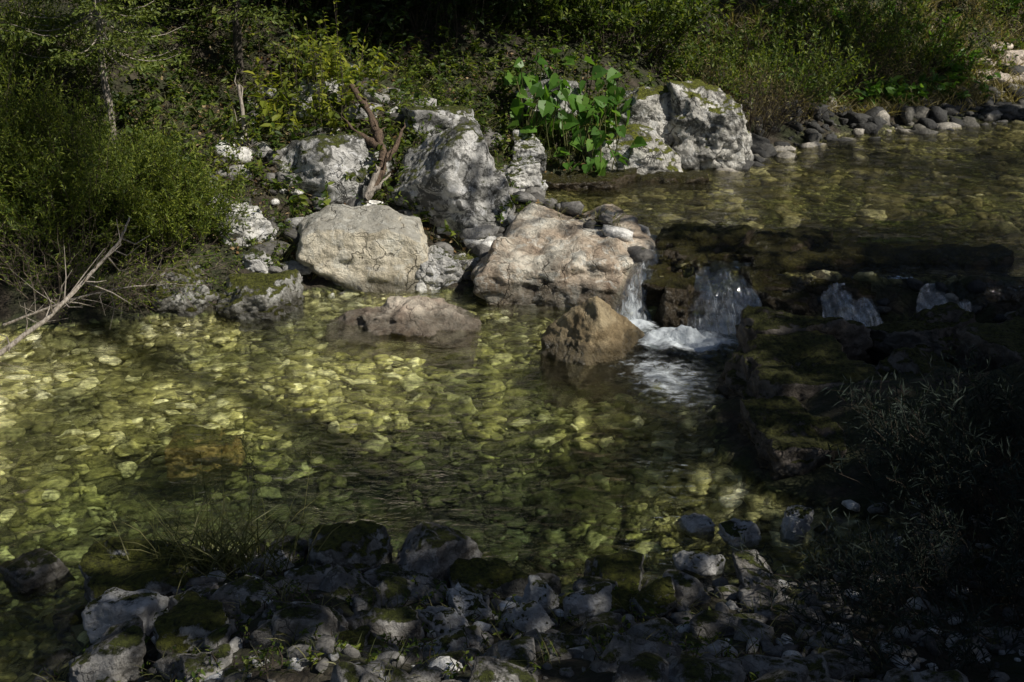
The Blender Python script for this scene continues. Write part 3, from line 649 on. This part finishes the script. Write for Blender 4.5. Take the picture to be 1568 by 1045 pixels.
def spruce(name, x, y, hgt, r0, seed, spread=1.3, zlow=.8, mat=None, trunkm=None, nb=70):
    r = np.random.default_rng(seed); acc = Acc(); z0 = H(x, y)[0]
    P = np.array([[x+.03*i*r.normal()*.5, y, z0-.1+hgt*i/9] for i in range(10)]); tubes(acc, P[None], np.linspace(r0, r0*.15, 10)[None], 8, 0)
    zz = r.uniform(zlow, hgt*.97, nb); a = r.uniform(0, 6.283, nb); L = spread*(1-zz/hgt)**.7*r.uniform(.7, 1.1, nb)+.12
    S = np.stack([np.full(nb, x), np.full(nb, y), z0+zz], 1); D = np.stack([np.cos(a), np.sin(a), np.full(nb, -.12)], 1)
    tt = np.linspace(0, 1, 6)
    BP = S[:, None]+D[:, None]*(L[:, None]*tt)[..., None]; BP[..., 2] -= (L[:, None]*.3*tt*(1-tt)*2)
    tubes(acc, BP, np.broadcast_to(np.linspace(.012, .003, 6), (nb, 6)), 4, 0)
    K = 22; t = np.tile(np.linspace(.12, 1, K), (nb, 1))
    TB = S[:, None]+D[:, None]*(L[:, None]*t)[..., None]; TB[..., 2] -= L[:, None]*.6*t*(1-t)
    sd = np.where(np.arange(K) % 2, 1., -1.)[None, :, None]; Sd = np.cross(D, [0, 0, 1.])[:, None]*sd
    TD = unit(D[:, None]*.7+Sd+np.array([0, 0, -.15])+r.normal(size=(nb, K, 3))*.1); TL = (.38*L[:, None]*(1-t*.75)+.04)
    kk = 9; u = np.linspace(.05, 1, kk)
    NB = (TB[:, :, None]+TD[:, :, None]*(TL[..., None]*u)[..., None]).reshape(-1, 3)
    ND = np.repeat(TD.reshape(-1, 3), kk, 0)+r.normal(size=NB.shape)*.5
    leaves(acc, NB, ND, r.uniform(.05, .085, len(NB)), .026, 1, False, r=r)
    return acc.obj(name, [trunkm or M_bark, mat or M_spruce])
spruce('spruce_tree', -4.95, 14.1, 5.2, .055, 81, 1.2, 1.2, trunkm=M_pale, nb=90)
spruce('spruce_tree', -3.9, 16.6, 6.0, .07, 82, 1.6, 1.0)
spruce('spruce_tree', -7.6, 17.2, 7.0, .09, 83, 1.8, .6)

def tree(name, x, y, hgt, cc, cr, ncl, nlf, ls, seed, r0=.2, mat=None, cl=.75):
    r = np.random.default_rng(seed); acc = Acc(); z0 = H(x, y)[0]; cc = np.array(cc, float)
    tr = np.array([[x, y, z0-.2], [x+.1, y, z0+hgt*.2], [x*.7+cc[0]*.3, y*.7+cc[1]*.3, z0+hgt*.45], [cc[0], cc[1], cc[2]], [cc[0], cc[1], cc[2]+cr[2]*.8]])
    t = np.linspace(0, 4, 17); P = np.stack([np.interp(t, np.arange(5), tr[:, j]) for j in range(3)], 1)
    tubes(acc, P[None], np.linspace(r0, r0*.15, 17)[None], 9, 0)
    d = unit(r.normal(size=(ncl, 3)))*(r.random((ncl, 1))**.45)*np.array(cr); C = cc+d
    S = P[np.clip(r.integers(7, 15, ncl), 0, 16)]
    tubes(acc, np.stack([S, S*.5+C*.5+np.array([0, 0, -.2]), C], 1), np.broadcast_to(np.array([.06, .035, .012]), (ncl, 3)), 5, 0)
    B = (C[:, None]+r.normal(size=(ncl, nlf, 3))*cl*.5*r.uniform(.6, 1.3, (ncl, 1, 1))).reshape(-1, 3)
    leaves(acc, B, r.normal(size=B.shape), ls*r.uniform(.6, 1.3, len(B)), ls*.6, 1, False, r=r)
    return acc.obj(name, [M_bark, mat or M_crown])
tree('beech_tree', 13, 3, 12, (12.9, 3.9, 9.5), (3.1, 2.9, 2.6), 120, 110, .2, 91)  # trees out of view; crowns set along the sun direction to cast shade
tree('beech_tree', 15, 7, 13, (14.5, 6.3, 10), (3.1, 2.2, 3), 120, 110, .2, 92)
tree('beech_tree', 10, -2, 12, (10.2, .3, 9.0), (3.0, 2.0, 2.4), 100, 110, .2, 93)
tree('beech_tree', 5, -4, 11, (5.6, -1.3, 9.0), (2.8, 1.7, 2), 20, 90, .2, 94)
tree('beech_tree', 1, -3, 12, (3.8, 1.2, 9.8), (1.7, 1.1, 1.2), 15, 90, .2, 101)
tree('beech_tree', 8, -1, 12, (6.8, 2.35, 9.4), (2.8, .9, 1.0), 24, 90, .2, 102)
tree('tall_dapple_tree', 12, 1, 19, (8.6, 5.9, 18), (2.4, 1.6, 1.4), 5, 80, .24, 103, r0=.3, cl=.9)  # unseen sparse crown added to dapple the left bank shrubs
tree('beech_tree', 16, 10, 13, (14.6, 9.2, 10.5), (3.0, 1.3, 2.2), 34, 100, .2, 95)
tree('beech_tree', 18, 14, 13, (15.8, 14.2, 11.0), (3.2, 2.2, 2.6), 14, 90, .2, 96)
tree('beech_tree', 19, 19, 15, (16.0, 18.2, 13.5), (4.2, 2.2, 2.0), 38, 100, .24, 104)
tree('beech_tree', 3.5, 22, 12, (3.9, 16.9, 11), (3.0, 2.4, 2.0), 150, 120, .22, 97)
tree('beech_tree', -1, 25, 12, (-.2, 21.0, 11), (3.6, 3.0, 3), 150, 120, .22, 98)
tree('beech_tree', 9, 27, 14, (9.0, 20.0, 13.0), (2.6, 2.0, 2), 60, 110, .22, 105)
tree('beech_tree', 13, 9, 12, (9.8, 9.6, 10), (2.4, 1.2, 1.0), 8, 80, .2, 100)
r = np.random.default_rng(99)
for i in range(14):
    fx = -16+i*3.4+r.normal()*.6; fy = 26+r.uniform(0, 5)+max(0, fx-4)*.55
    z0 = H(fx, fy)[0]; hg = r.uniform(9, 13)
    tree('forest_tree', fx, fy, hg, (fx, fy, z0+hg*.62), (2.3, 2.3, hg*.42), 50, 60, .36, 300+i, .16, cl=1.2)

# ------------------------------------------------------------------ light, sky, camera
S = Vector((.62, -.30, .72)).normalized()
sun = bpy.data.lights.new('sun', 'SUN'); sun.energy = 5; sun.angle = math.radians(.5); sun.color = (1, .95, .86)
so = bpy.data.objects.new('sun', sun); so.rotation_euler = S.to_track_quat('Z', 'Y').to_euler(); so.location = (20, -10, 25); scene.collection.objects.link(so)
w = bpy.data.worlds.new('World'); scene.world = w; w.use_nodes = True
nt = w.node_tree; bg = nt.nodes['Background']; sky = nt.nodes.new('ShaderNodeTexSky'); sky.sky_type = 'NISHITA'; sky.sun_disc = False
sky.sun_elevation = math.asin(S.z); sky.sun_rotation = math.atan2(S.x, S.y)
nt.links.new(sky.outputs[0], bg.inputs[0]); bg.inputs[1].default_value = .05
cam = bpy.data.cameras.new('camera'); cam.lens = 40; cam.sensor_width = 36; cam.clip_end = 600
co = bpy.data.objects.new('camera', cam); co.location = (0, 0, 4); co.rotation_euler = (math.radians(70), 0, 0)
scene.collection.objects.link(co); scene.camera = co
scene.view_settings.view_transform = 'Standard'; scene.view_settings.look = 'None'; scene.view_settings.exposure = 0
